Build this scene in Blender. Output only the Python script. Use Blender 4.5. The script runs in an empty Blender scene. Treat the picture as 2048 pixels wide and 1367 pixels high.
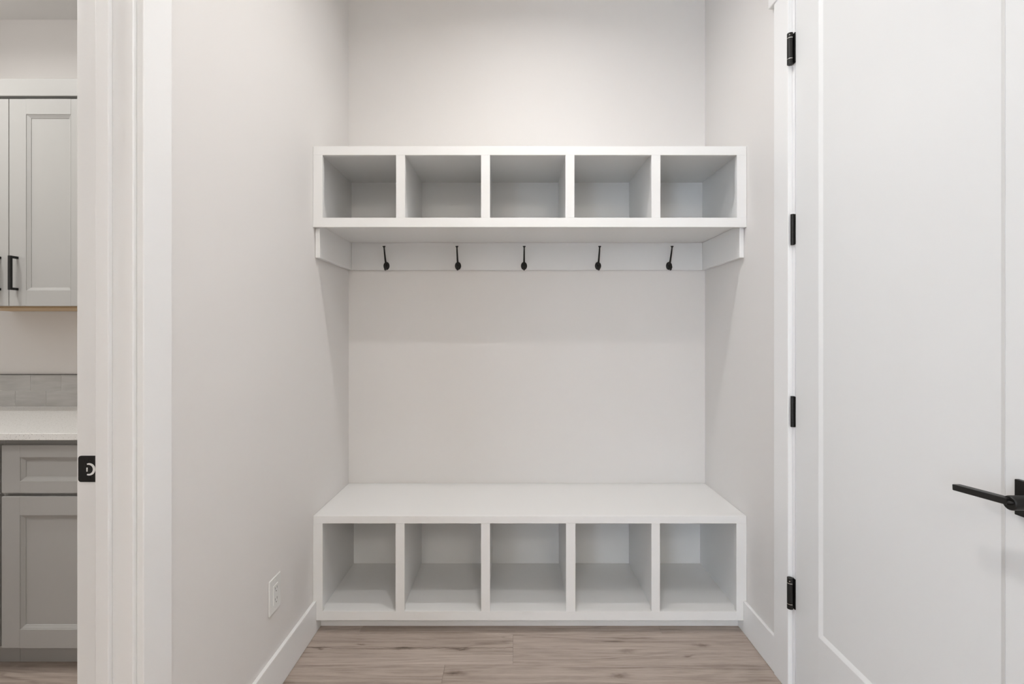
import bpy, bmesh, math, random
from mathutils import Vector, Matrix

# ------------------------------------------------------------------ camera, world, light, exposure
scene = bpy.context.scene
COL = scene.collection
F_PX = 967.0                      # focal length in pixels of the 2048 px wide frame
cam_data = bpy.data.cameras.new('camera')
cam_data.sensor_width = 36.0
cam_data.lens = F_PX * 36.0 / 2048.0
cam_data.shift_x = -2.0 / 2048.0
cam_data.shift_y = -18.5 / 2048.0
cam_data.clip_start = 0.02
cam = bpy.data.objects.new('camera', cam_data)
cam.location = (0, 0, 1.25)
cam.rotation_euler = (math.radians(90), 0, 0)
COL.objects.link(cam)
scene.camera = cam

world = bpy.data.worlds.new('daylight')
scene.world = world
world.use_nodes = True
bg = world.node_tree.nodes['Background']
bg.inputs[0].default_value = (0.72, 0.84, 1.0, 1)
bg.inputs[1].default_value = 13.5

scene.view_settings.view_transform = 'Standard'
scene.view_settings.look = 'None'
scene.view_settings.gamma = 1.0
scene.view_settings.use_curve_mapping = False
scene.view_settings.exposure = 0.05

# ceiling lights: (kind, x, y, ceiling height, watts)
CEIL, CEIL_L = 3.05, 2.78
LAMPS = [('disc', 0.07, 1.54, CEIL, 9.0), ('disc', 0.07, 0.80, CEIL, 7.2),
         ('dome', 0.70, -2.30, CEIL, 24.0), ('dome', -0.60, -2.60, CEIL, 20.0), ('dome', -2.00, 0.70, CEIL_L, 16.0), ('disc', -2.30, 1.42, CEIL_L, 10.0)]  # domes are unseen fill, form and place chosen to even out the light
SPREAD = {0: 158, 1: 142}          # beam spread of the two downlights in the drop zone, degrees
LIGHT_COL = (1.0, 0.985, 0.965)
DOME_COL = (1.0, 0.935, 0.84)

# ------------------------------------------------------------------ materials
def mat(name, col, rough=0.5, metal=0.0, spec=0.5):
    m = bpy.data.materials.new(name); m.use_nodes = True
    b = m.node_tree.nodes['Principled BSDF']
    b.inputs['Base Color'].default_value = (*col, 1)
    b.inputs['Roughness'].default_value = rough
    b.inputs['Metallic'].default_value = metal
    b.inputs['Specular IOR Level'].default_value = spec
    return m

def nodes(m):
    nt = m.node_tree
    return nt, nt.nodes['Principled BSDF'], (lambda t: nt.nodes.new(t)), (lambda a, b: nt.links.new(a, b))

def add_bump(m, scale, strength, dist=0.001, detail=3):
    nt, b, N, L = nodes(m)
    tc = N('ShaderNodeTexCoord'); nz = N('ShaderNodeTexNoise'); bp = N('ShaderNodeBump')
    nz.inputs['Scale'].default_value = scale; nz.inputs['Detail'].default_value = detail
    bp.inputs['Strength'].default_value = strength; bp.inputs['Distance'].default_value = dist
    L(tc.outputs['Object'], nz.inputs['Vector']); L(nz.outputs['Fac'], bp.inputs['Height'])
    L(bp.outputs['Normal'], b.inputs['Normal'])
    return m

M = {}
M['wall'] = add_bump(mat('wall_paint', (0.775, 0.752, 0.730), 0.62, spec=0.35), 150, 0.10, 0.0008)
M['ceiling'] = add_bump(mat('ceiling_paint', (0.86, 0.85, 0.835), 0.8, spec=0.2), 120, 0.15, 0.001)
M['trim'] = add_bump(mat('white_trim_paint', (0.870, 0.867, 0.860), 0.34, spec=0.45), 60, 0.02, 0.0005)
M['door'] = add_bump(mat('white_door_paint', (0.795, 0.798, 0.792), 0.42, spec=0.35), 40, 0.02, 0.0005)
M['casework'] = add_bump(mat('white_casework_paint', (0.825, 0.820, 0.806), 0.36, spec=0.45), 70, 0.03, 0.0005)
M['plastic'] = mat('white_plastic', (0.80, 0.80, 0.78), 0.28)
M['slot'] = mat('dark_slot', (0.03, 0.03, 0.03), 0.6)
M['black'] = add_bump(mat('matte_black_metal', (0.008, 0.0078, 0.0072), 0.40, metal=0.0, spec=0.34), 300, 0.05, 0.0003)
M['ring'] = mat('bright_steel', (0.75, 0.74, 0.72), 0.25, metal=1.0)
M['cabinet'] = add_bump(mat('grey_cabinet_paint', (0.430, 0.425, 0.410), 0.42, spec=0.4), 90, 0.04, 0.0005)
M['maple'] = mat('raw_maple', (0.52, 0.36, 0.20), 0.55)
M['grout'] = add_bump(mat('white_grout', (0.72, 0.71, 0.69), 0.85, spec=0.2), 300, 0.3, 0.0005)
M['edge'] = mat('dark_metal_edge', (0.10, 0.095, 0.09), 0.35, metal=0.8)
M['caulk'] = mat('floor_underlay', (0.05, 0.042, 0.036), 0.9)

def tile_mat():
    m = mat('grey_glazed_tile', (0.40, 0.39, 0.375), 0.18)
    nt, b, N, L = nodes(m)
    oi = N('ShaderNodeObjectInfo'); tc = N('ShaderNodeTexCoord'); mp = N('ShaderNodeMapping'); nz = N('ShaderNodeTexNoise')
    mp.inputs['Scale'].default_value = (9, 9, 55)
    nz.inputs['Scale'].default_value = 1.0; nz.inputs['Detail'].default_value = 5; nz.noise_dimensions = '4D'
    ad = N('ShaderNodeMath'); ad.operation = 'MULTIPLY'; ad.inputs[1].default_value = 40
    L(oi.outputs['Random'], ad.inputs[0]); L(ad.outputs[0], nz.inputs['W'])
    L(tc.outputs['Object'], mp.inputs[0]); L(mp.outputs[0], nz.inputs['Vector'])
    cr = N('ShaderNodeValToRGB')
    cr.color_ramp.elements[0].color = (0.42, 0.41, 0.39, 1); cr.color_ramp.elements[0].position = 0.3
    cr.color_ramp.elements[1].color = (0.51, 0.50, 0.48, 1); cr.color_ramp.elements[1].position = 0.7
    L(nz.outputs['Fac'], cr.inputs[0]); L(cr.outputs[0], b.inputs['Base Color'])
    return m
M['tile'] = tile_mat()

def quartz_mat():
    m = mat('white_speckled_quartz', (0.75, 0.75, 0.73), 0.16)
    nt, b, N, L = nodes(m)
    tc = N('ShaderNodeTexCoord'); v = N('ShaderNodeTexVoronoi'); v.inputs['Scale'].default_value = 230
    nz = N('ShaderNodeTexNoise'); nz.inputs['Scale'].default_value = 160; nz.inputs['Detail'].default_value = 2
    lt = N('ShaderNodeMath'); lt.operation = 'LESS_THAN'; lt.inputs[1].default_value = 0.26
    gt = N('ShaderNodeMath'); gt.operation = 'GREATER_THAN'; gt.inputs[1].default_value = 0.52
    mu = N('ShaderNodeMath'); mu.operation = 'MULTIPLY'
    mx = N('ShaderNodeMixRGB'); mx.inputs[1].default_value = (0.84, 0.835, 0.815, 1); mx.inputs[2].default_value = (0.36, 0.34, 0.31, 1)
    L(tc.outputs['Object'], v.inputs['Vector']); L(tc.outputs['Object'], nz.inputs['Vector'])
    L(v.outputs['Distance'], lt.inputs[0]); L(nz.outputs['Fac'], gt.inputs[0])
    L(lt.outputs[0], mu.inputs[0]); L(gt.outputs[0], mu.inputs[1]); L(mu.outputs[0], mx.inputs[0])
    L(mx.outputs[0], b.inputs['Base Color'])
    return m
M['quartz'] = quartz_mat()

def plank_mat(name='greige_oak_plank', knots=(), split=None):
    m = mat(name, (0.4, 0.33, 0.28), 0.5, spec=0.35)
    nt, b, N, L = nodes(m)
    tc = N('ShaderNodeTexCoord'); oi = N('ShaderNodeObjectInfo')
    def math_(op, a, c=None):
        n = N('ShaderNodeMath'); n.operation = op
        for i, v in enumerate((a, c)):
            if v is None: continue
            if isinstance(v, (int, float)): n.inputs[i].default_value = v
            else: L(v, n.inputs[i])
        return n.outputs[0]
    rnd = math_('MULTIPLY', oi.outputs['Random'], 57.0)
    def noise(sx, sy, detail=4, rough=0.55, dist=0.0):
        mp = N('ShaderNodeMapping'); mp.inputs['Scale'].default_value = (sx, sy, 1)
        n = N('ShaderNodeTexNoise'); n.noise_dimensions = '4D'; n.inputs['Scale'].default_value = 1
        n.inputs['Detail'].default_value = detail; n.inputs['Roughness'].default_value = rough; n.inputs['Distortion'].default_value = dist
        L(tc.outputs['Object'], mp.inputs[0]); L(mp.outputs[0], n.inputs['Vector']); L(rnd, n.inputs['W'])
        return n.outputs['Fac']
    field = noise(0.85, 9.0, 2, 0.4, 0.12)                      # growth-ring field
    rings = math_('SINE', math_('MULTIPLY', field, 80.0))
    rings = math_('MULTIPLY', rings, noise(2.2, 9.0, 2))
    fine = noise(12.0, 330.0, 5, 0.75)                           # pores along the board
    mid = noise(1.6, 85.0, 4, 0.65)
    broad = noise(1.1, 14.0, 3)
    tot = math_('ADD', math_('MULTIPLY', fine, 0.62), math_('MULTIPLY', mid, 0.52))
    tot = math_('ADD', tot, math_('MULTIPLY', broad, 0.42))
    tot = math_('ADD', tot, math_('MULTIPLY', rings, 0.075))
    tot = math_('SUBTRACT', tot, 0.255)
    # knots with a dark heart and a crack running out of them
    mp = N('ShaderNodeMapping'); mp.inputs['Scale'].default_value = (2.3, 8.0, 1)
    vo = N('ShaderNodeTexVoronoi'); vo.voronoi_dimensions = '4D'; vo.inputs['Scale'].default_value = 1.0
    wob = N('ShaderNodeTexNoise'); wob.inputs['Scale'].default_value = 22; wob.inputs['Detail'].default_value = 3
    va = N('ShaderNodeVectorMath'); va.operation = 'SCALE'; va.inputs['Scale'].default_value = 0.035
    vb = N('ShaderNodeVectorMath'); vb.operation = 'ADD'
    L(tc.outputs['Object'], wob.inputs['Vector']); L(wob.outputs['Color'], va.inputs[0])
    L(va.outputs[0], vb.inputs[0]); L(tc.outputs['Object'], vb.inputs[1]); L(vb.outputs[0], mp.inputs[0])
    L(mp.outputs[0], vo.inputs['Vector']); L(rnd, vo.inputs['W'])
    kn = N('ShaderNodeMapRange'); kn.inputs['From Min'].default_value = 0.04; kn.inputs['From Max'].default_value = 0.17
    kn.inputs['To Min'].default_value = 1; kn.inputs['To Max'].default_value = 0; kn.clamp = True
    L(vo.outputs['Distance'], kn.inputs['Value'])
    knot = math_('POWER', kn.outputs[0], 1.6)
    line = math_('ABSOLUTE', math_('SUBTRACT', noise(1.1, 8.5, 3, 0.5, 0.1), 0.50))
    lr = N('ShaderNodeMapRange'); lr.inputs['From Min'].default_value = 0.0; lr.inputs['From Max'].default_value = 0.013
    lr.inputs['To Min'].default_value = 1; lr.inputs['To Max'].default_value = 0; lr.clamp = True
    L(line, lr.inputs['Value'])
    msk = N('ShaderNodeMapRange'); msk.inputs['From Min'].default_value = 0.50; msk.inputs['From Max'].default_value = 0.64; msk.clamp = True
    L(noise(1.8, 3.0, 1), msk.inputs['Value'])
    crack = math_('MULTIPLY', lr.outputs[0], msk.outputs[0])
    tot = math_('SUBTRACT', tot, math_('MULTIPLY', knot, 0.34))
    tot = math_('SUBTRACT', tot, math_('MULTIPLY', crack, 0.22))
    for kx, ky, size in knots:                                  # knots this one board has
        sb = N('ShaderNodeVectorMath'); sb.operation = 'SUBTRACT'; sb.inputs[1].default_value = (kx + 0.0175, ky + 0.0175, 0)
        ml = N('ShaderNodeVectorMath'); ml.operation = 'MULTIPLY'; ml.inputs[1].default_value = (0.75, 3.0, 0.0)
        ln = N('ShaderNodeVectorMath'); ln.operation = 'LENGTH'
        L(vb.outputs[0], sb.inputs[0]); L(sb.outputs[0], ml.inputs[0]); L(ml.outputs[0], ln.inputs[0])
        kr = N('ShaderNodeMapRange'); kr.inputs['From Min'].default_value = 0.0; kr.inputs['From Max'].default_value = size
        kr.inputs['To Min'].default_value = 1; kr.inputs['To Max'].default_value = 0; kr.clamp = True
        L(ln.outputs['Value'], kr.inputs['Value'])
        tot = math_('SUBTRACT', tot, math_('MULTIPLY', math_('POWER', kr.outputs[0], 1.7), 0.34))
    if split is not None:                                       # long split wandering along the board
        sx = N('ShaderNodeSeparateXYZ'); L(tc.outputs['Object'], sx.inputs[0])
        wander = math_('MULTIPLY', math_('SUBTRACT', noise(5.0, 0.0, 4, 0.6), 0.5), 0.050)
        dy = math_('ABSOLUTE', math_('SUBTRACT', math_('SUBTRACT', sx.outputs['Y'], split), wander))
        for wid, dep in ((0.0034, 0.27), (0.018, 0.08)):
            kr = N('ShaderNodeMapRange'); kr.inputs['From Min'].default_value = 0.0; kr.inputs['From Max'].default_value = wid
            kr.inputs['To Min'].default_value = dep; kr.inputs['To Max'].default_value = 0; kr.clamp = True
            L(dy, kr.inputs['Value']); tot = math_('SUBTRACT', tot, math_('MULTIPLY', kr.outputs[0], math_('MULTIPLY', noise(4.0, 0.0, 2), 1.7)))
    tone = math_('MULTIPLY', math_('SUBTRACT', oi.outputs['Random'], 0.5), 0.10)
    tot = math_('ADD', tot, tone)
    cr = N('ShaderNodeValToRGB'); e = cr.color_ramp.elements
    e[0].position = 0.10; e[0].color = (0.105, 0.078, 0.060, 1)
    e[1].position = 0.80; e[1].color = (0.600, 0.515, 0.452, 1)
    for p, c in ((0.34, (0.275, 0.220, 0.183, 1)), (0.52, (0.425, 0.352, 0.302, 1))):
        k = e.new(p); k.color = c
    L(tot, cr.inputs[0]); L(cr.outputs[0], b.inputs['Base Color'])
    bp = N('ShaderNodeBump'); bp.inputs['Strength'].default_value = 0.25; bp.inputs['Distance'].default_value = 0.0006
    L(tot, bp.inputs['Height']); L(bp.outputs['Normal'], b.inputs['Normal'])
    return m
M['plank'] = plank_mat()
M['plank_split'] = plank_mat('oak_plank_split', ((-0.136, 0.004, 0.034), (0.195, -0.002, 0.046), (0.430, -0.003, 0.034), (0.020, 0.026, 0.022)), 0.001)
M['plank_knot_a'] = plank_mat('oak_plank_knot_a', ((0.275, 0.020, 0.045), (0.19, -0.045, 0.03)))
M['plank_knot_b'] = plank_mat('oak_plank_knot_b', ((0.030, 0.034, 0.050), (-0.575, 0.045, 0.055)))

def emit_mat(name, col, s):
    m = bpy.data.materials.new(name); m.use_nodes = True
    nt = m.node_tree; nt.nodes.clear()
    e = nt.nodes.new('ShaderNodeEmission'); o = nt.nodes.new('ShaderNodeOutputMaterial')
    e.inputs[0].default_value = (*col, 1); e.inputs[1].default_value = s
    nt.links.new(e.outputs[0], o.inputs[0]); return m

def pane_mat():
    m = bpy.data.materials.new('window_glass'); m.use_nodes = True
    nt = m.node_tree; nt.nodes.clear()
    t = nt.nodes.new('ShaderNodeBsdfTransparent'); g = nt.nodes.new('ShaderNodeBsdfGlossy'); g.inputs['Roughness'].default_value = 0.02
    x = nt.nodes.new('ShaderNodeMixShader'); x.inputs[0].default_value = 0.06; o = nt.nodes.new('ShaderNodeOutputMaterial')
    nt.links.new(t.outputs[0], x.inputs[1]); nt.links.new(g.outputs[0], x.inputs[2]); nt.links.new(x.outputs[0], o.inputs[0])
    return m
M['pane'] = pane_mat()

# ------------------------------------------------------------------ mesh helpers
def link(name, bm, m, parent=None, smooth=False):
    """bmesh in world coordinates -> ONE mesh object with its origin at its centre"""
    bmesh.ops.recalc_face_normals(bm, faces=bm.faces)
    lo = Vector((min(v.co[i] for v in bm.verts) for i in range(3)))
    hi = Vector((max(v.co[i] for v in bm.verts) for i in range(3)))
    c = (lo + hi) / 2
    bmesh.ops.translate(bm, verts=bm.verts, vec=-c)
    me = bpy.data.meshes.new(name); bm.to_mesh(me); bm.free()
    me.materials.append(M[m])
    if smooth:
        for p in me.polygons: p.use_smooth = True
        if hasattr(me, 'set_sharp_from_angle'): me.set_sharp_from_angle(angle=math.radians(40))
    o = bpy.data.objects.new(name, me); COL.objects.link(o)
    o.location = c
    if parent: setparent(o, parent)
    return o

WORLD_LOC = {}
def setparent(o, p):
    """parts are only translated, so local location = world location - parent's world location"""
    wl = o.location.copy()
    o.parent = p
    q = p; base = Vector((0, 0, 0))
    while q: base += q.location; q = q.parent
    o.location = wl - base

def bx(bm, x0, x1, y0, y1, z0, z1, bev=0.0, seg=2):
    vs = [bm.verts.new((x, y, z)) for x in (x0, x1) for y in (y0, y1) for z in (z0, z1)]
    fs = [bm.faces.new([vs[i] for i in q]) for q in ((0, 1, 3, 2), (4, 6, 7, 5), (0, 4, 5, 1), (2, 3, 7, 6), (0, 2, 6, 4), (1, 5, 7, 3))]
    if bev:
        es = list({e for f in fs for e in f.edges})
        bmesh.ops.bevel(bm, geom=es, offset=bev, segments=seg, affect='EDGES', profile=0.5)

def box(name, m, parent, x0, x1, y0, y1, z0, z1, bev=0.0012, seg=2):
    bm = bmesh.new(); bx(bm, x0, x1, y0, y1, z0, z1, bev, seg)
    return link(name, bm, m, parent)

def prism(name, m, parent, pts, axis, a0, a1, bev=0.0):
    """polygon pts extruded along an axis; pts are the two other coordinates in xyz order"""
    bm = bmesh.new()
    def mk(p, a):
        if axis == 'x': return (a, p[0], p[1])
        if axis == 'y': return (p[0], a, p[1])
        return (p[0], p[1], a)
    A = [bm.verts.new(mk(p, a0)) for p in pts]; B = [bm.verts.new(mk(p, a1)) for p in pts]
    n = len(pts)
    bm.faces.new(A); bm.faces.new(B[::-1])
    for i in range(n): bm.faces.new((A[i], A[(i + 1) % n], B[(i + 1) % n], B[i]))
    if bev: bmesh.ops.bevel(bm, geom=list(bm.edges), offset=bev, segments=2, affect='EDGES', profile=0.5)
    return link(name, bm, m, parent)

def tube(bm, pts, rad, n=14, flat=1.0):
    pts = [Vector(p) for p in pts]; rings = []
    for i, p in enumerate(pts):
        t = (pts[min(i + 1, len(pts) - 1)] - pts[max(i - 1, 0)]).normalized()
        u = t.cross(Vector((1, 0, 0)))
        if u.length < 1e-3: u = t.cross(Vector((0, 1, 0)))
        u.normalize(); v = t.cross(u).normalized()
        r = rad[i] if isinstance(rad, (list, tuple)) else rad
        rings.append([bm.verts.new(p + u * (r * math.cos(2 * math.pi * k / n)) + v * (r * flat * math.sin(2 * math.pi * k / n))) for k in range(n)])
    for a, b in zip(rings, rings[1:]):
        for k in range(n): bm.faces.new((a[k], a[(k + 1) % n], b[(k + 1) % n], b[k]))
    bm.faces.new(rings[0]); bm.faces.new(rings[-1][::-1])

def smooth_path(pts, sub=6):
    """Catmull-Rom through the points"""
    P = [Vector(p) for p in pts]; P = [2 * P[0] - P[1]] + P + [2 * P[-1] - P[-2]]; out = []
    for i in range(1, len(P) - 2):
        for s in range(sub):
            t = s / sub
            out.append(0.5 * ((2 * P[i]) + (P[i + 1] - P[i - 1]) * t + (2 * P[i - 1] - 5 * P[i] + 4 * P[i + 1] - P[i + 2]) * t * t
                              + (-P[i - 1] + 3 * P[i] - 3 * P[i + 1] + P[i + 2]) * t ** 3))
    out.append(P[-2]); return out

def tag(o, label, cat=None, group=None, kind=None):
    o['label'] = label
    if cat: o['category'] = cat
    if group: o['group'] = group
    if kind: o['kind'] = kind
    return o

def empty(name, loc, label, cat=None, group=None, kind=None):
    o = bpy.data.objects.new(name, None); COL.objects.link(o)
    o.location = loc; o.empty_display_size = 0.05
    return tag(o, label, cat, group, kind)

def struct(o, label):
    o['kind'] = 'structure'; o['label'] = label; return o

# ------------------------------------------------------------------ room constants (metres, camera at x=0, y=0, looking along +y)
XL, XR = -0.832, 0.972            # side walls of the drop zone
YB = 2.448                        # its back wall
TH = 0.116                        # wall thickness
XLO, XRO = XL - TH, XR + TH
LY = 2.365                        # laundry back wall
DL0, DL1 = 0.250, 1.063           # clear doorway in the left wall (along y)
DR0, DR1 = 0.8470, 1.6670         # clear doorway in the right wall
DH = 2.447                        # clear door height
X_W, Y_W, Y_S = -3.0, -3.1, -0.6  # outer hall corner, window wall, corner of the laundry block

# ------------------------------------------------------------------ setting
def multi(name, m, boxes, label):
    bm = bmesh.new()
    for b in boxes: bx(bm, *b)
    return struct(link(name, bm, m), label)

multi('wall_back', 'wall', [(XLO, XRO, YB, YB + TH, 0, CEIL)], 'warm off-white painted back wall behind the bench and cubby shelf')
J = 0.019
multi('wall_left', 'wall', [(XLO, XL, DL1 + J, YB, 0, CEIL), (XLO, XL, DL0 - J, DL1 + J, DH + J, CEIL), (XLO, XL, Y_S, DL0 - J, 0, CEIL)],
      'off-white painted left wall with the laundry doorway and the outlet')
multi('wall_right', 'wall', [(XR, XRO, DR1 + J, YB, 0, CEIL), (XR, XRO, DR0 - J, DR1 + J, DH + J, CEIL), (XR, XRO, Y_W, DR0 - J, 0, CEIL)],
      'off-white painted right wall around the closed white door')
multi('wall_laundry_back', 'wall', [(X_W, XLO, LY, LY + TH, 0, CEIL)], 'beige painted back wall of the laundry room above the grey tiles')
multi('wall_laundry_front', 'wall', [(X_W, XLO, Y_S, Y_S + TH, 0, CEIL)], 'off-white wall of the laundry room towards the hall')
multi('wall_hall', 'wall', [(X_W - TH, X_W, Y_W, LY + TH, 0, CEIL)], 'off-white outer wall of hall and laundry room')
WX0, WX1, WZ0, WZ1 = -2.55, -1.25, 0.25, 2.30
multi('wall_window', 'wall', [(X_W - TH, WX0, Y_W - TH, Y_W, 0, CEIL), (WX1, XRO, Y_W - TH, Y_W, 0, CEIL),
                              (WX0, WX1, Y_W - TH, Y_W, 0, WZ0), (WX0, WX1, Y_W - TH, Y_W, WZ1, CEIL)],
      'off-white wall with the daylight window behind the camera')
multi('ceiling', 'ceiling', [(X_W - TH, XRO, Y_W - TH, YB + TH, CEIL, CEIL + 0.06)], 'white painted ceiling over hall and drop zone')
multi('ceiling_laundry', 'ceiling', [(X_W, XLO, Y_S + TH, LY, CEIL_L, CEIL_L + 0.05)], 'lower beige ceiling of the laundry room')

# floor: slab + single planks, boards run left to right
floor = struct(box('floor', 'caulk', None, X_W - TH, XRO, Y_W - TH, YB + TH, -0.06, -0.007, 0), 'greige oak plank floor')
PW, PL = 0.185, 1.26
rng = random.Random(5)
SPECIAL = {(0, -1.26): 'plank_split', (0, 0.0): 'plank_knot_a', (-1, -0.26): 'plank_knot_b'}
k = -27
while 1.823 + k * PW < YB:
    y0 = 1.823 + k * PW; y1 = min(y0 + PW, YB)
    off = {0: 0.0, -1: -0.256, 1: 0.62, -2: 0.41}.get(k, rng.uniform(0, PL))
    x = off - math.ceil((off - X_W) / PL) * PL
    while x < XR:
        a, b = max(x, X_W), min(x + PL, XR)
        if b - a > 0.02:
            p = box('plank', SPECIAL.get((k, round(x, 2)), 'plank'), floor, a + 0.0002, b - 0.0002, max(y0, Y_W) + 0.0002, y1 - 0.0002, -0.007, 0.0, 0.0005, 1)
        x += PL
    k += 1

# baseboards
BH, BT = 0.133, 0.013
YTK = 2.063                       # toe kick plane of the bench
CAS_L = DL1 + 0.0106              # casing inner edge, left doorway
CAS_R = DR1 + 0.0156
CW = 0.0905
def baseboard(name, wall_x, sgn, y0, y1, label):
    bm = bmesh.new(); bx(bm, *sorted((wall_x, wall_x + sgn * BT)), y0, y1, 0.0015, BH, 0.0018, 2)
    return struct(link(name, bm, 'trim'), label)
baseboard('baseboard_left', XL, 1, CAS_L + CW, YTK, 'white baseboard along the left wall under the outlet')
baseboard('baseboard_right', XR, -1, CAS_R + 0.0915, YTK, 'white baseboard between the bench and the right door casing')
baseboard('baseboard_hall', XR, -1, Y_W, DR0 - 0.11, 'white baseboard along the right wall behind the camera')

# left doorway: jambs, stops, casing, strike plate
t = empty('trim_1', (XL, DL1, 0), 'white cased doorway to the laundry room', kind='structure')
xj0, xj1 = XLO - 0.004, XL - 0.004      # jamb depth
xj0, xj1 = -0.9585, -0.8360
box('jamb', 'trim', t, xj0, xj1, DL1, DL1 + J, 0, DH, 0.001)
box('jamb', 'trim', t, xj0, xj1, DL0 - J, DL0, 0, DH, 0.001)
box('head_jamb', 'trim', t, xj0, xj1, DL0 - J, DL1 + J, DH, DH + J, 0.001)
box('door_stop', 'trim', t, -0.9086, -0.8800, DL1 - 0.012, DL1, 0, DH - 0.012, 0.0016)
box('door_stop', 'trim', t, -0.9086, -0.8800, DL0, DL0 + 0.012, 0, DH - 0.012, 0.0016)
box('door_stop', 'trim', t, -0.9086, -0.8800, DL0, DL1, DH - 0.012, DH, 0.0016)
XCL = -0.8205
for side in (0, 1):
    x0, x1 = ((-0.8362, XCL), (XLO - 0.0115, XLO))[side]
    for (a, b) in ((CAS_L, CAS_L + CW), (DL0 - 0.0106 - CW, DL0 - 0.0106)):
        box('casing', 'trim', t, x0, x1, a, b, 0, DH + 0.008, 0.002)
    box('head_casing', 'trim', t, x0 - (0.006 if side else 0), x1 + (0 if side else 0.006), DL0 - 0.0106 - CW - 0.03, CAS_L + CW + 0.03, DH + 0.008, DH + 0.13, 0.003)
# strike plate with its bent lip, white bore showing through the latch opening
sp_pts = []
sx0, sx1, sz0, sz1 = -0.9545, -0.9140, 0.9225, 0.9800
for (cx, cz, a0) in ((sx0 + 0.006, sz1 - 0.006, 90), (sx0 + 0.006, sz0 + 0.006, 180)):
    for i in range(7):
        a = math.radians(a0 + 15 * i); sp_pts.append((cx + 0.006 * math.cos(a), cz + 0.006 * math.sin(a)))
sp_pts = [(sx1, sz1)] + sp_pts + [(sx1, sz0)]
sp = prism('strike_plate', 'black', t, sp_pts, 'y', DL1 - 0.0016, DL1)
tag(sp, 'black latch strike plate')
bm = bmesh.new(); cx, cz, n = -0.9300, 0.9505, 18
prev = None
for i in range(n + 1):
    a = math.radians(-112 + 224 * i / n); w = 0.0022 + 0.0030 * math.cos(math.radians(-80 + 160 * i / n))
    ro = 0.0135; ri = ro - w
    ring = [bm.verts.new((cx + r * math.cos(a), y, cz + r * math.sin(a))) for r in (ro, ri) for y in (DL1 - 0.0024, DL1 - 0.0014)]
    if prev:
        for q in ((0, 1, 3, 2),):
            pass
        for i0, i1 in ((0, 1), (1, 3), (3, 2), (2, 0)):
            bm.faces.new((prev[i0], prev[i1], ring[i1], ring[i0]))
    else: bm.faces.new([ring[i] for i in (0, 1, 3, 2)])
    prev = ring
bm.faces.new([prev[i] for i in (0, 2, 3, 1)])
link('latch_bore', bm, 'trim', sp)
box('latch_tongue', 'trim', sp, -0.9360, -0.9335, DL1 - 0.0026, DL1 - 0.0014, 0.9455, 0.9545, 0.0003)
for z in (0.9715, 0.9315):
    bm = bmesh.new(); tube(bm, [(-0.9305, DL1 - 0.0022, z), (-0.9305, DL1 - 0.0012, z)], 0.0028, 12)
    link('screw', bm, 'black', sp, True)

# right doorway trim
t = empty('trim_2', (XR, DR1, 0), 'white casing and jamb around the closed door', kind='structure')
box('jamb', 'trim', t, XR, XRO, DR1, DR1 + J, 0, DH, 0.001)
box('jamb', 'trim', t, XR, XRO, DR0 - J, DR0, 0, DH, 0.001)
box('head_jamb', 'trim', t, XR, XRO, DR0 - J, DR1 + J, DH, DH + J, 0.001)
for a, b in ((DR1 - 0.012, DR1), (DR0, DR0 + 0.012)):
    box('door_stop', 'trim', t, XR + 0.0365, XR + 0.075, a, b, 0, DH, 0.001)
box('door_stop', 'trim', t, XR + 0.0365, XR + 0.075, DR0 + 0.012, DR1 - 0.012, DH - 0.012, DH, 0.001)
XCR = 0.957
box('casing', 'trim', t, XCR, XR, CAS_R, CAS_R + 0.0915, 0, 2.4535, 0.002)
box('casing', 'trim', t, XCR, XR, DR0 - 0.0156 - 0.0915, DR0 - 0.0156, 0, 2.4535, 0.002)
box('head_casing', 'trim', t, XCR - 0.006, XR, DR0 - 0.0156 - 0.0915 - 0.03, CAS_R + 0.0915 + 0.03, 2.4535, 2.59, 0.004)
box('threshold', 'edge', t, XR + 0.001, XRO, DR0, DR1, 0, 0.006, 0.001)

# white one-panel door
d0, d1, dz0, dz1 = DR0 + 0.003, 1.6636, 0.010, DH - 0.003
dx0, dx1 = XR, XR + 0.035
door = empty('door_1', (XR, d1, 0), 'closed white one-panel door with black lever and hinges', kind='structure')
sy1, sy0, rz0, rz1 = 1.5385, 0.955, 0.282, 2.325
box('stile', 'door', door, dx0, dx1, sy1, d1, dz0, dz1, 0.001)
box('stile', 'door', door, dx0, dx1, d0, sy0, dz0, dz1, 0.001)
box('rail', 'door', door, dx0, dx1, sy0, sy1, dz0, rz0, 0.0006)
box('rail', 'door', door, dx0, dx1, sy0, sy1, rz1, dz1, 0.0006)
PR = 0.0062
box('panel', 'door', door, dx0 + PR, dx1 - PR, sy0 - 0.005, sy1 + 0.005, rz0 - 0.005, rz1 + 0.005, 0)
# moulded edge around the panel: mitred sloping strip
def sticking(name, m, parent, axis, u0, u1, z0, z1, face, steps):
    """mitred ring; steps = [(inset, depth), ...]; axis 'x': surface normal along -x (u=y); axis 'y': normal along -y (u=x)"""
    bm = bmesh.new(); loops = []
    for ins, dep in steps:
        c = [(u0 + ins, z0 + ins), (u1 - ins, z0 + ins), (u1 - ins, z1 - ins), (u0 + ins, z1 - ins)]
        loops.append([bm.verts.new((face + dep, u, z) if axis == 'x' else (u, face + dep, z)) for u, z in c])
    loops.append(None)
    L = loops[:-1]
    for a, b in zip(L, L[1:]):
        for i in range(4): bm.faces.new((a[i], a[(i + 1) % 4], b[(i + 1) % 4], b[i]))
    return link(name, bm, m, parent)
sticking('panel_moulding', 'door', door, 'x', sy0, sy1, rz0, rz1, dx0, [(0, 0.0), (0.0015, 0.0004), (0.0125, PR - 0.0006), (0.014, PR), (0.014, PR + 0.002), (0, PR + 0.002), (0, 0.0)])

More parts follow.
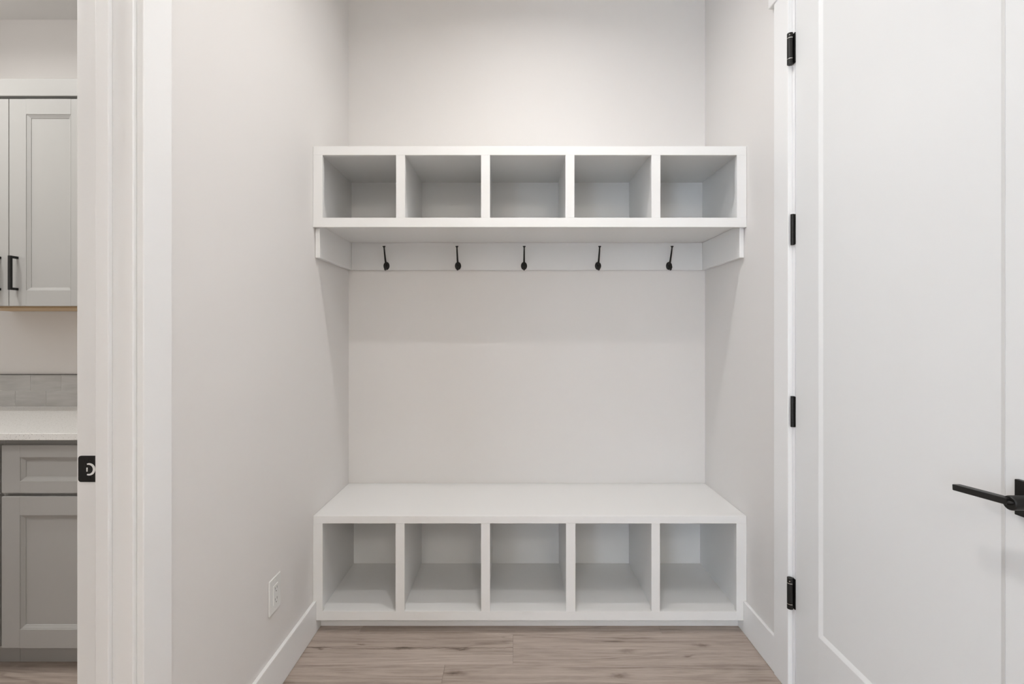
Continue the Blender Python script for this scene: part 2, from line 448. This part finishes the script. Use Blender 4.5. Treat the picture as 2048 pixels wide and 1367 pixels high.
def hinge(z, spring):
    h = 0.106
    r = 0.0095 if spring else 0.0062
    yb = 1.6730 if spring else 1.6705
    xb = XR - r - 0.004 if spring else XR - r
    root = box('hinge', 'black', door, XR - 0.0032, XR - 0.0002, 1.6615, yb + 0.004, z - h / 2 + 0.001, z + h / 2 - 0.001, 0.0004)
    tag(root, 'black spring hinge' if spring else 'black butt hinge')
    bm = bmesh.new()
    segs = [(-0.5, -0.34), (-0.335, 0.335), (0.34, 0.5)] if spring else [(-0.5, -0.305), (-0.30, -0.105), (-0.10, 0.10), (0.105, 0.30), (0.305, 0.5)]
    for a, b in segs: tube(bm, [(xb, yb, z + a * h), (xb, yb, z + b * h)], r, 20)
    tube(bm, [(xb, yb, z - 0.49 * h), (xb, yb, z + 0.49 * h)], r * 0.9, 20)
    link('barrel', bm, 'black', root, True)
    if spring:
        for s in (-1, 1):
            bm = bmesh.new(); zc = z + s * 0.3375 * h
            tube(bm, [(xb, yb, zc - 0.0009), (xb, yb, zc + 0.0009)], r * 1.02, 20); link('collar', bm, 'ring', root, True)
        bm = bmesh.new(); zc = z + 0.42 * h
        tube(bm, [(xb - r * 0.55, yb - r * 0.70, zc), (xb - r * 0.65, yb - r * 0.90, zc)], 0.0016, 10); link('tension_pin', bm, 'ring', root, True)
for i, z in enumerate((2.231, 1.606, 0.978, 0.350)): hinge(z, i in (0, 3))

# lever handle
ly, lz = 0.894, 0.9355
rose = box('door_handle', 'black', door, XR - 0.009, XR, ly - 0.035, ly + 0.035, lz - 0.034, lz + 0.034, 0.0012)
tag(rose, 'matte black lever handle on a square rosette')
bm = bmesh.new()
tube(bm, [(XR - 0.006, ly, lz), (0.921, ly, lz), (0.9182, ly, lz), (0.917, ly, lz)], [0.0135, 0.0135, 0.0131, 0.0118], 32)
link('neck', bm, 'black', rose, True)
bm = bmesh.new(); bx(bm, 0.9095, 0.9265, -0.002, 0.108, -0.0062, 0.0062, 0.0014)
bmesh.ops.rotate(bm, verts=bm.verts, cent=(0, 0, 0), matrix=Matrix.Rotation(math.radians(-4.2), 3, 'X'))
bmesh.ops.translate(bm, verts=bm.verts, vec=(0.0, ly, lz + 0.003))
link('lever', bm, 'black', rose)
bm = bmesh.new(); bmesh.ops.create_uvsphere(bm, u_segments=20, v_segments=10, radius=1)
bmesh.ops.scale(bm, verts=bm.verts, vec=(0.0060, 0.0088, 0.0034))
bmesh.ops.rotate(bm, verts=bm.verts, cent=(0, 0, 0), matrix=Matrix.Rotation(math.radians(-6), 3, 'X'))
bmesh.ops.translate(bm, verts=bm.verts, vec=(0.9165, ly - 0.001, lz + 0.002))
link('turn_button', bm, 'black', rose, True)

# window that lets the daylight in (behind the camera)
w = empty('window_1', ((WX0 + WX1) / 2, Y_W, WZ0), 'white framed window letting daylight into the hall', kind='structure')
for a, b in ((WX0, WX0 + 0.05), (WX1 - 0.05, WX1), ((WX0 + WX1) / 2 - 0.02, (WX0 + WX1) / 2 + 0.02)):
    box('window_frame', 'trim', w, a, b, Y_W - 0.09, Y_W - 0.03, WZ0, WZ1, 0.002)
for a, b in ((WZ0, WZ0 + 0.05), (WZ1 - 0.05, WZ1)):
    box('window_frame', 'trim', w, WX0 + 0.05, WX1 - 0.05, Y_W - 0.09, Y_W - 0.03, a, b, 0.002)
for a, b in ((WX0 + 0.05, (WX0 + WX1) / 2 - 0.02), ((WX0 + WX1) / 2 + 0.02, WX1 - 0.05)):
    box('pane', 'pane', w, a, b, Y_W - 0.062, Y_W - 0.058, WZ0 + 0.05, WZ1 - 0.05, 0)
box('window_sill', 'trim', w, WX0 - 0.04, WX1 + 0.04, Y_W - 0.03, Y_W + 0.05, WZ0 - 0.025, WZ0, 0.003)

# ------------------------------------------------------------------ white bench with five open cubbies
YF, FT = 2.010, 0.019             # face plane, face-frame thickness
SC = F_PX / YF
def X(px): return (px - 1026.0) / SC
bench = empty('storage_bench', ((XL + XR) / 2, YF, 0), 'white built-in bench with five open cubbies standing on the wood floor', 'bench')
BZ = dict(top=0.489, slab=0.457, open0=0.092, bot=0.055)
g = 0.0008
box('seat_top', 'casework', bench, XL + g, XR - g, YF, YB - g, BZ['slab'], BZ['top'], 0.0016)
edges = [(645, 791), (809, 962), (980, 1132), (1151, 1303), (1320, 1473)]
zl = BH + 0.001
def notched(x_wall, x_in, sgn):
    xi = x_wall + sgn * (BT + g)
    return [(x_wall + sgn * g, BZ['slab']), (x_in, BZ['slab']), (x_in, BZ['bot']), (xi, BZ['bot']), (xi, zl), (x_wall + sgn * g, zl)]
prism('stile', 'casework', bench, notched(XL, X(645), 1), 'y', YF + 0.0003, YF + FT)
prism('stile', 'casework', bench, notched(XR, X(1473), -1), 'y', YF + 0.0003, YF + FT)
for (a, b) in zip(edges, edges[1:]):
    box('stile', 'casework', bench, X(a[1]), X(b[0]), YF + 0.0002, YF + FT, BZ['open0'], BZ['slab'], 0.0007)
box('rail', 'casework', bench, X(645), X(1473), YF + 0.0002, YF + FT, BZ['bot'], BZ['open0'], 0.0007)
YI = YB - 0.012
box('back_panel', 'casework', bench, XL + 0.014, XR - 0.014, YI, YB - g, 0.02, BZ['slab'], 0)
box('cubby_floor', 'casework', bench, XL + 0.014, XR - 0.014, YF + FT, YI, 0.068, 0.0895, 0)
box('end_panel', 'casework', bench, XL + 0.014, XL + 0.030, YF + FT, YI, 0.0895, BZ['slab'], 0)
box('end_panel', 'casework', bench, XR - 0.030, XR - 0.014, YF + FT, YI, 0.0895, BZ['slab'], 0)
for (a, b) in zip(edges, edges[1:]):
    c = (X(a[1]) + X(b[0])) / 2
    box('divider', 'casework', bench, c - 0.0095, c + 0.0095, YF + FT, YI, 0.0895, BZ['slab'], 0)
box('toe_kick', 'casework', bench, XL + 0.001, XR - 0.001, YTK, YTK + 0.016, 0.0, 0.068, 0.0005)

# ------------------------------------------------------------------ wall cubby shelf above
shelf = empty('cubby_shelf', ((XL + XR) / 2, YF, 1.689), 'white wall-mounted shelf with five open cubbies above the coat hooks', 'shelf')
U = dict(top=2.025, ot=1.988, ob=1.728, bot=1.689)
ue = [(645, 792), (810, 962), (980, 1131), (1149, 1303), (1321, 1474)]
box('rail', 'casework', shelf, XL + g, XR - g, YF, YF + FT, U['ot'], U['top'], 0.0007)
box('rail', 'casework', shelf, XL + g, XR - g, YF, YF + FT, U['bot'], U['ob'], 0.0007)
xs = [(XL + g, X(645))] + [(X(a[1]), X(b[0])) for a, b in zip(ue, ue[1:])] + [(X(1474), XR - g)]
for a, b in xs: box('stile', 'casework', shelf, a, b, YF + 0.0002, YF + FT, U['ob'], U['ot'], 0.0007)
box('top_panel', 'casework', shelf, XL + g, XR - g, YF + FT, YB - g, 2.006, U['top'] - 0.0005, 0)
box('bottom_panel', 'casework', shelf, XL + g, XR - g, YF + FT, YB - g, U['bot'] + 0.013, U['ob'] - 0.006, 0)
box('back_panel', 'casework', shelf, XL + g, XR - g, YI, YB - g, U['ob'] - 0.006, 2.006, 0)
box('end_panel', 'casework', shelf, XL + g, XL + 0.018, YF + FT, YI, U['ob'] - 0.006, 2.006, 0)
box('end_panel', 'casework', shelf, XR - 0.018, XR - g, YF + FT, YI, U['ob'] - 0.006, 2.006, 0)
for a, b in xs[1:-1]:
    c = (a + b) / 2
    box('divider', 'casework', shelf, c - 0.0095, c + 0.0095, YF + FT, YI, U['ob'] - 0.006, 2.006, 0)

# board carrying the hooks, and the two boards along the side walls
YR = YB - 0.019
ZR0, ZR1 = 1.565, U['bot'] + 0.0127
tag(box('hook_rail', 'casework', None, XL + 0.0205, XR - 0.0205, YR, YB - g, ZR0, ZR1, 0.001), 'long white board across the back wall carrying the black hooks', 'hook rail')
tag(box('shelf_cleat', 'casework', None, XL + 0.0012, XL + 0.020, YF + 0.022, YB - g, ZR0, ZR1, 0.001), 'white support board on the left wall under the cubby shelf', 'cleat', 'side boards under the cubby shelf')
tag(box('shelf_cleat', 'casework', None, XR - 0.020, XR - 0.0012, YF + 0.022, YB - g, ZR0, ZR1, 0.001), 'white support board on the right wall under the cubby shelf', 'cleat', 'side boards under the cubby shelf')

# five coat hooks
def make_hook():
    h = empty('coat_hook', (0, 0, 0), '', 'coat hook', 'black coat hooks on the white rail')
    bm = bmesh.new(); bmesh.ops.create_uvsphere(bm, u_segments=28, v_segments=14, radius=1)
    bmesh.ops.scale(bm, verts=bm.verts, vec=(0.0155, 0.0055, 0.0205))
    for v in bm.verts: v.co.y = min(v.co.y, 0.0)
    link('mounting_plate', bm, 'black', h, True)
    bm = bmesh.new()
    p = smooth_path([(0, -0.003, 0.004), (0, -0.013, 0.014), (0, -0.023, 0.030), (0, -0.032, 0.050), (0, -0.041, 0.070), (0, -0.046, 0.086)])
    n = len(p); tube(bm, p, [0.0052 - 0.0020 * (i / (n - 1)) for i in range(n)], 14)
    arm = link('upper_arm', bm, 'black', h, True)
    bm = bmesh.new()
    tube(bm, [(0, -0.0455, 0.0838), (0, -0.0463, 0.0868), (0, -0.0469, 0.0893), (0, -0.0474, 0.0912), (0, -0.0476, 0.0920)], [0.0034, 0.0050, 0.0074, 0.0074, 0.0058], 18)
    link('cap', bm, 'black', arm, True)
    bm = bmesh.new()
    p = smooth_path([(0, -0.003, 0.002), (0, -0.010, -0.010), (0, -0.019, -0.0205), (0, -0.028, -0.0205), (0, -0.033, -0.0125)])
    n = len(p); tube(bm, p, [0.0054 - 0.0014 * (i / (n - 1)) for i in range(n)], 14)
    pr = link('lower_prong', bm, 'black', h, True)
    bm = bmesh.new(); bmesh.ops.create_uvsphere(bm, u_segments=14, v_segments=8, radius=0.0060)
    bmesh.ops.translate(bm, verts=bm.verts, vec=(0, -0.0335, -0.0105)); link('knob', bm, 'black', pr, True)
    return h
def copy_tree(o, parent=None):
    c = o.copy(); COL.objects.link(c); c.parent = parent
    for ch in list(o.children): copy_tree(ch, c)
    return c
SR = F_PX / YR
hook_px = [773, 916, 1048, 1196, 1338]
hook_lab = ['black metal coat hook at the far left of the white rail', 'black metal coat hook, second from the left on the white rail',
            'black metal coat hook in the middle of the white rail', 'black metal coat hook, second from the right on the white rail',
            'black metal coat hook at the far right of the white rail']
proto = make_hook()
hooks = [proto] + [copy_tree(proto) for _ in range(4)]
for h, px, lb in zip(hooks, hook_px, hook_lab):
    h.location = ((px - 1026.0) / SR, YR, 1.25 + (665 - 531.5) / SR); h['label'] = lb

# electrical outlet on the left wall
oy, oz = 1.681, 0.343
out = empty('wall_outlet', (XL, oy, oz - 0.06), 'white rectangular wall outlet low on the left wall above the baseboard', 'outlet')
box('cover_plate', 'plastic', out, XL, XL + 0.006, oy - 0.040, oy + 0.040, oz - 0.060, oz + 0.060, 0.0026, 3)
rec = box('receptacle', 'plastic', out, XL + 0.005, XL + 0.0085, oy - 0.0165, oy + 0.0165, oz - 0.0335, oz + 0.0335, 0.0010)
for zc in (0.019, -0.019):
    for dy in (-0.0065, 0.0065):
        box('slot', 'slot', rec, XL + 0.0083, XL + 0.0088, oy + dy - 0.0009, oy + dy + 0.0009, oz + zc - 0.001, oz + zc + 0.007, 0)
    bm = bmesh.new(); tube(bm, [(XL + 0.0083, oy, oz + zc - 0.008), (XL + 0.0088, oy, oz + zc - 0.008)], 0.0022, 12); link('ground_hole', bm, 'slot', rec)
for s in (-1, 1):
    bm = bmesh.new(); tube(bm, [(XL + 0.0055, oy, oz + s * 0.048), (XL + 0.0068, oy, oz + s * 0.048)], [0.0032, 0.0026], 14); link('screw', bm, 'plastic', out, True)

# ------------------------------------------------------------------ laundry room joinery
def bar_pull(parent, x, zc, yface, h=0.142):
    hd = box('handle', 'black', parent, x - 0.006, x + 0.006, yface - 0.034, yface - 0.025, zc - h / 2, zc + h / 2, 0.0008)
    for s in (-1, 1):
        zz = zc + s * (h / 2 - 0.005)
        bmx = box('handle_post', 'black', parent, x - 0.005, x + 0.005, yface - 0.026, yface, zz - 0.005, zz + 0.005, 0.0006)

def framed_front(name, cab, x0, x1, z0, z1, yface, fw, rw, th=0.020):
    """five-piece front: an empty with stiles, rails, panel and moulding"""
    d = bpy.data.objects.new(name, None); COL.objects.link(d); d.empty_display_size = 0.03
    d.location = ((x0 + x1) / 2, yface, z0); setparent(d, cab)
    a, b = x0 + fw, x1 - fw
    box('stile', 'cabinet', d, x0, a, yface, yface + th, z0, z1, 0.0014)
    box('stile', 'cabinet', d, b, x1, yface, yface + th, z0, z1, 0.0014)
    box('rail', 'cabinet', d, a, b, yface, yface + th, z0, z0 + rw, 0.0004)
    box('rail', 'cabinet', d, a, b, yface, yface + th, z1 - rw, z1, 0.0004)
    box('panel', 'cabinet', d, a - 0.004, b + 0.004, yface + 0.010, yface + 0.017, z0 + rw - 0.004, z1 - rw + 0.004, 0)
    sticking('moulding', 'cabinet', d, 'y', a, b, z0 + rw, z1 - rw, yface, [(0, 0.0), (0.0008, 0.0022), (0.003, 0.0026), (0.011, 0.0072), (0.013, 0.0076), (0.0142, 0.0105), (0, 0.0105), (0, 0.0)])
    return d

# upper cabinets
YU = 2.035                         # door face
SU = F_PX / YU
uz0, uz1 = 1.25 + (665 - 611.5) / SU, 1.25 + (665 - 197.5) / SU
def upper(x0, x1, label):
    cab = empty('upper_cabinet', ((x0 + x1) / 2, LY, uz0), label, 'cabinet', 'grey upper cabinets in the laundry room')
    yc = YU + 0.0215
    box('body', 'cabinet', cab, x0, x1, yc, LY - g, uz0 + 0.004, 2.300, 0.0008)
    box('underside', 'maple', cab, x0 + 0.004, x1 - 0.004, yc + 0.004, LY - 0.002, uz0 - 0.008, uz0 + 0.0035, 0)
    zt = 1.25 + (665 - 157) / (F_PX / (YU - 0.006)); zb = 1.25 + (665 - 191.5) / (F_PX / (YU - 0.006))
    box('crown', 'cabinet', cab, x0, x1, YU - 0.006, LY - g, zb, zt, 0.0018)
    m = (x0 + x1) / 2
    for (a, b, s) in ((x0 + 0.0015, m - 0.0015, 1), (m + 0.0015, x1 - 0.0015, -1)):
        d = framed_front('door', cab, a, b, uz0, uz1, YU, 0.0715, 0.0650)
        hx = b - 0.035 if s > 0 else a + 0.035
        bar_pull(d, hx, 1.25 + (665 - 545.5) / (F_PX / (YU - 0.02)), YU)
def XU(px): return (px - 1026.0) / SU
xm = XU(17.5)
upper(xm - 0.334, xm + 0.334, 'grey upper cabinet with two framed doors and black pulls, seen through the doorway')
upper(xm + 0.335, XLO - 0.018, 'grey upper cabinet hidden behind the doorway casing')

# base cabinets
YBF = 1.765
SB = F_PX / YBF
def zb_(py): return 1.25 + (665 - py) / SB
CT0, CT1 = 0.863, 0.8880
def base(x0, x1, label):
    cab = empty('base_cabinet', ((x0 + x1) / 2, YBF, 0), label, 'cabinet', 'grey base cabinets in the laundry room')
    yc = YBF + 0.0215
    box('body', 'cabinet', cab, x0, x1, yc, LY - g, 0.085, CT0 - 0.0005, 0.0008)
    box('toe_kick', 'cabinet', cab, x0, x1, yc + 0.052, yc + 0.068, 0.0, 0.0849, 0.0005)
    d = framed_front('drawer', cab, x0 + 0.006, x1 - 0.006, zb_(985.5), zb_(890), YBF, 0.0680, 0.0435)
    d = framed_front('door', cab, x0 + 0.006, x1 - 0.006, zb_(1295.5), zb_(992.5), YBF, 0.0670, 0.0680)
xb = (3.0 - 1026) / SB - 0.006
base(xb, xb + 0.46, 'grey base cabinet with drawer over door, seen through the doorway')
base(xb + 0.461, XLO - 0.018, 'grey base cabinet hidden behind the doorway casing')
base(X_W + 0.002, xb - 0.001, 'grey base cabinet at the left picture edge')

ct = tag(box('countertop', 'quartz', None, X_W + 0.001, XLO - 0.001, 1.740, LY - 0.001, CT0, CT1, 0.002), 'white speckled quartz countertop on the grey base cabinets', 'countertop')

# backsplash of two rows of grey subway tiles
bs = empty('backsplash', (-1.9, LY, CT1), 'two rows of grey subway tiles with white grout above the countertop', 'backsplash')
SL = F_PX / (LY - 0.008)
tz = [CT1 + 0.002, CT1 + 0.0795, CT1 + 0.157]
box('grout_bed', 'grout', bs, X_W + 0.002, XLO - 0.001, LY - 0.0065, LY - g, CT1, tz[2], 0)
box('edge_strip', 'edge', bs, X_W + 0.002, XLO - 0.001, LY - 0.0090, LY - g, tz[2], tz[2] + 0.003, 0.0003)
tw = 62.0 / SL
for r in range(2):
    off = ((30.5, 61.0)[r] - 1026) / SL
    x = off - 8 * tw
    while x < XLO:
        a, b = max(x, X_W + 0.002), min(x + tw, XLO - 0.001)
        if b - a > 0.01:
            box('tile', 'tile', bs, a + 0.0011, b - 0.0011, LY - 0.008, LY - 0.0064, tz[r] + 0.0011, tz[r + 1] - 0.0011, 0.0005, 1)
        x += tw

# ------------------------------------------------------------------ ceiling lights and added fill domes (each fixture carries its own lamp)
def lathe(bm, x, y, z, prof, n=32):
    loops = [[bm.verts.new((x + r * math.cos(2 * math.pi * i / n), y + r * math.sin(2 * math.pi * i / n), z + dz)) for i in range(n)] for r, dz in prof]
    for a, b in zip(loops, loops[1:]):
        for i in range(n): bm.faces.new((a[i], a[(i + 1) % n], b[(i + 1) % n], b[i]))
    return loops
places = ['above the front of the bench', 'over the spot between both doors', 'in the hall by the right wall', 'in the hall by the window', 'in the laundry room', 'above the laundry countertop']
for i, ((kind, x, y, zc, watt), pl) in enumerate(zip(LAMPS, places)):
    if kind == 'disc':
        f = empty('recessed_light', (x, y, zc), 'round white recessed ceiling light ' + pl, 'light', 'recessed ceiling lights')
        bm = bmesh.new(); lathe(bm, x, y, zc, [(0.062, 0.0), (0.062, -0.006), (0.066, -0.009), (0.078, -0.009), (0.086, -0.004), (0.086, 0.0)])
        link('trim_ring', bm, 'trim', f, True)
        M['lens%d' % i] = emit_mat('lit_lens_%d' % i, LIGHT_COL, 1.0)
        bm = bmesh.new(); tube(bm, [(x, y, zc - 0.004), (x, y, zc)], 0.062, 32); link('lens', bm, 'lens%d' % i, f)
        ld = bpy.data.lights.new('downlight_lamp', 'AREA'); ld.shape = 'DISK'; ld.size = 0.085
        ld.energy = watt; ld.color = LIGHT_COL; ld.spread = math.radians(SPREAD.get(i, 165))
        lo = bpy.data.objects.new('downlight_lamp', ld); COL.objects.link(lo)
        lo.parent = f; lo.location = (0, 0, -0.012)
    else:
        f = empty('dome_light', (x, y, zc), 'round dome fill light added on the ceiling ' + pl, 'light', 'added dome fill lights')  # added glowing dome that lifts hall and laundry ambient
        bm = bmesh.new(); lathe(bm, x, y, zc, [(0.0, -0.001), (0.165, -0.001), (0.168, -0.006), (0.168, -0.022), (0.150, -0.024)])
        link('base_ring', bm, 'trim', f, True)
        area = math.pi * (0.15 ** 2 + 0.085 ** 2)
        M['dome%d' % i] = emit_mat('fill_dome_glow_%d' % i, LIGHT_COL if i == 4 else DOME_COL, watt / (math.pi * area))
        bm = bmesh.new(); lathe(bm, x, y, zc, [(0.15 * math.cos(t * math.pi / 16), -0.024 - 0.085 * math.sin(t * math.pi / 16)) for t in range(8)] + [(0.001, -0.109)])
        link('fill_dome', bm, 'dome%d' % i, f, True)
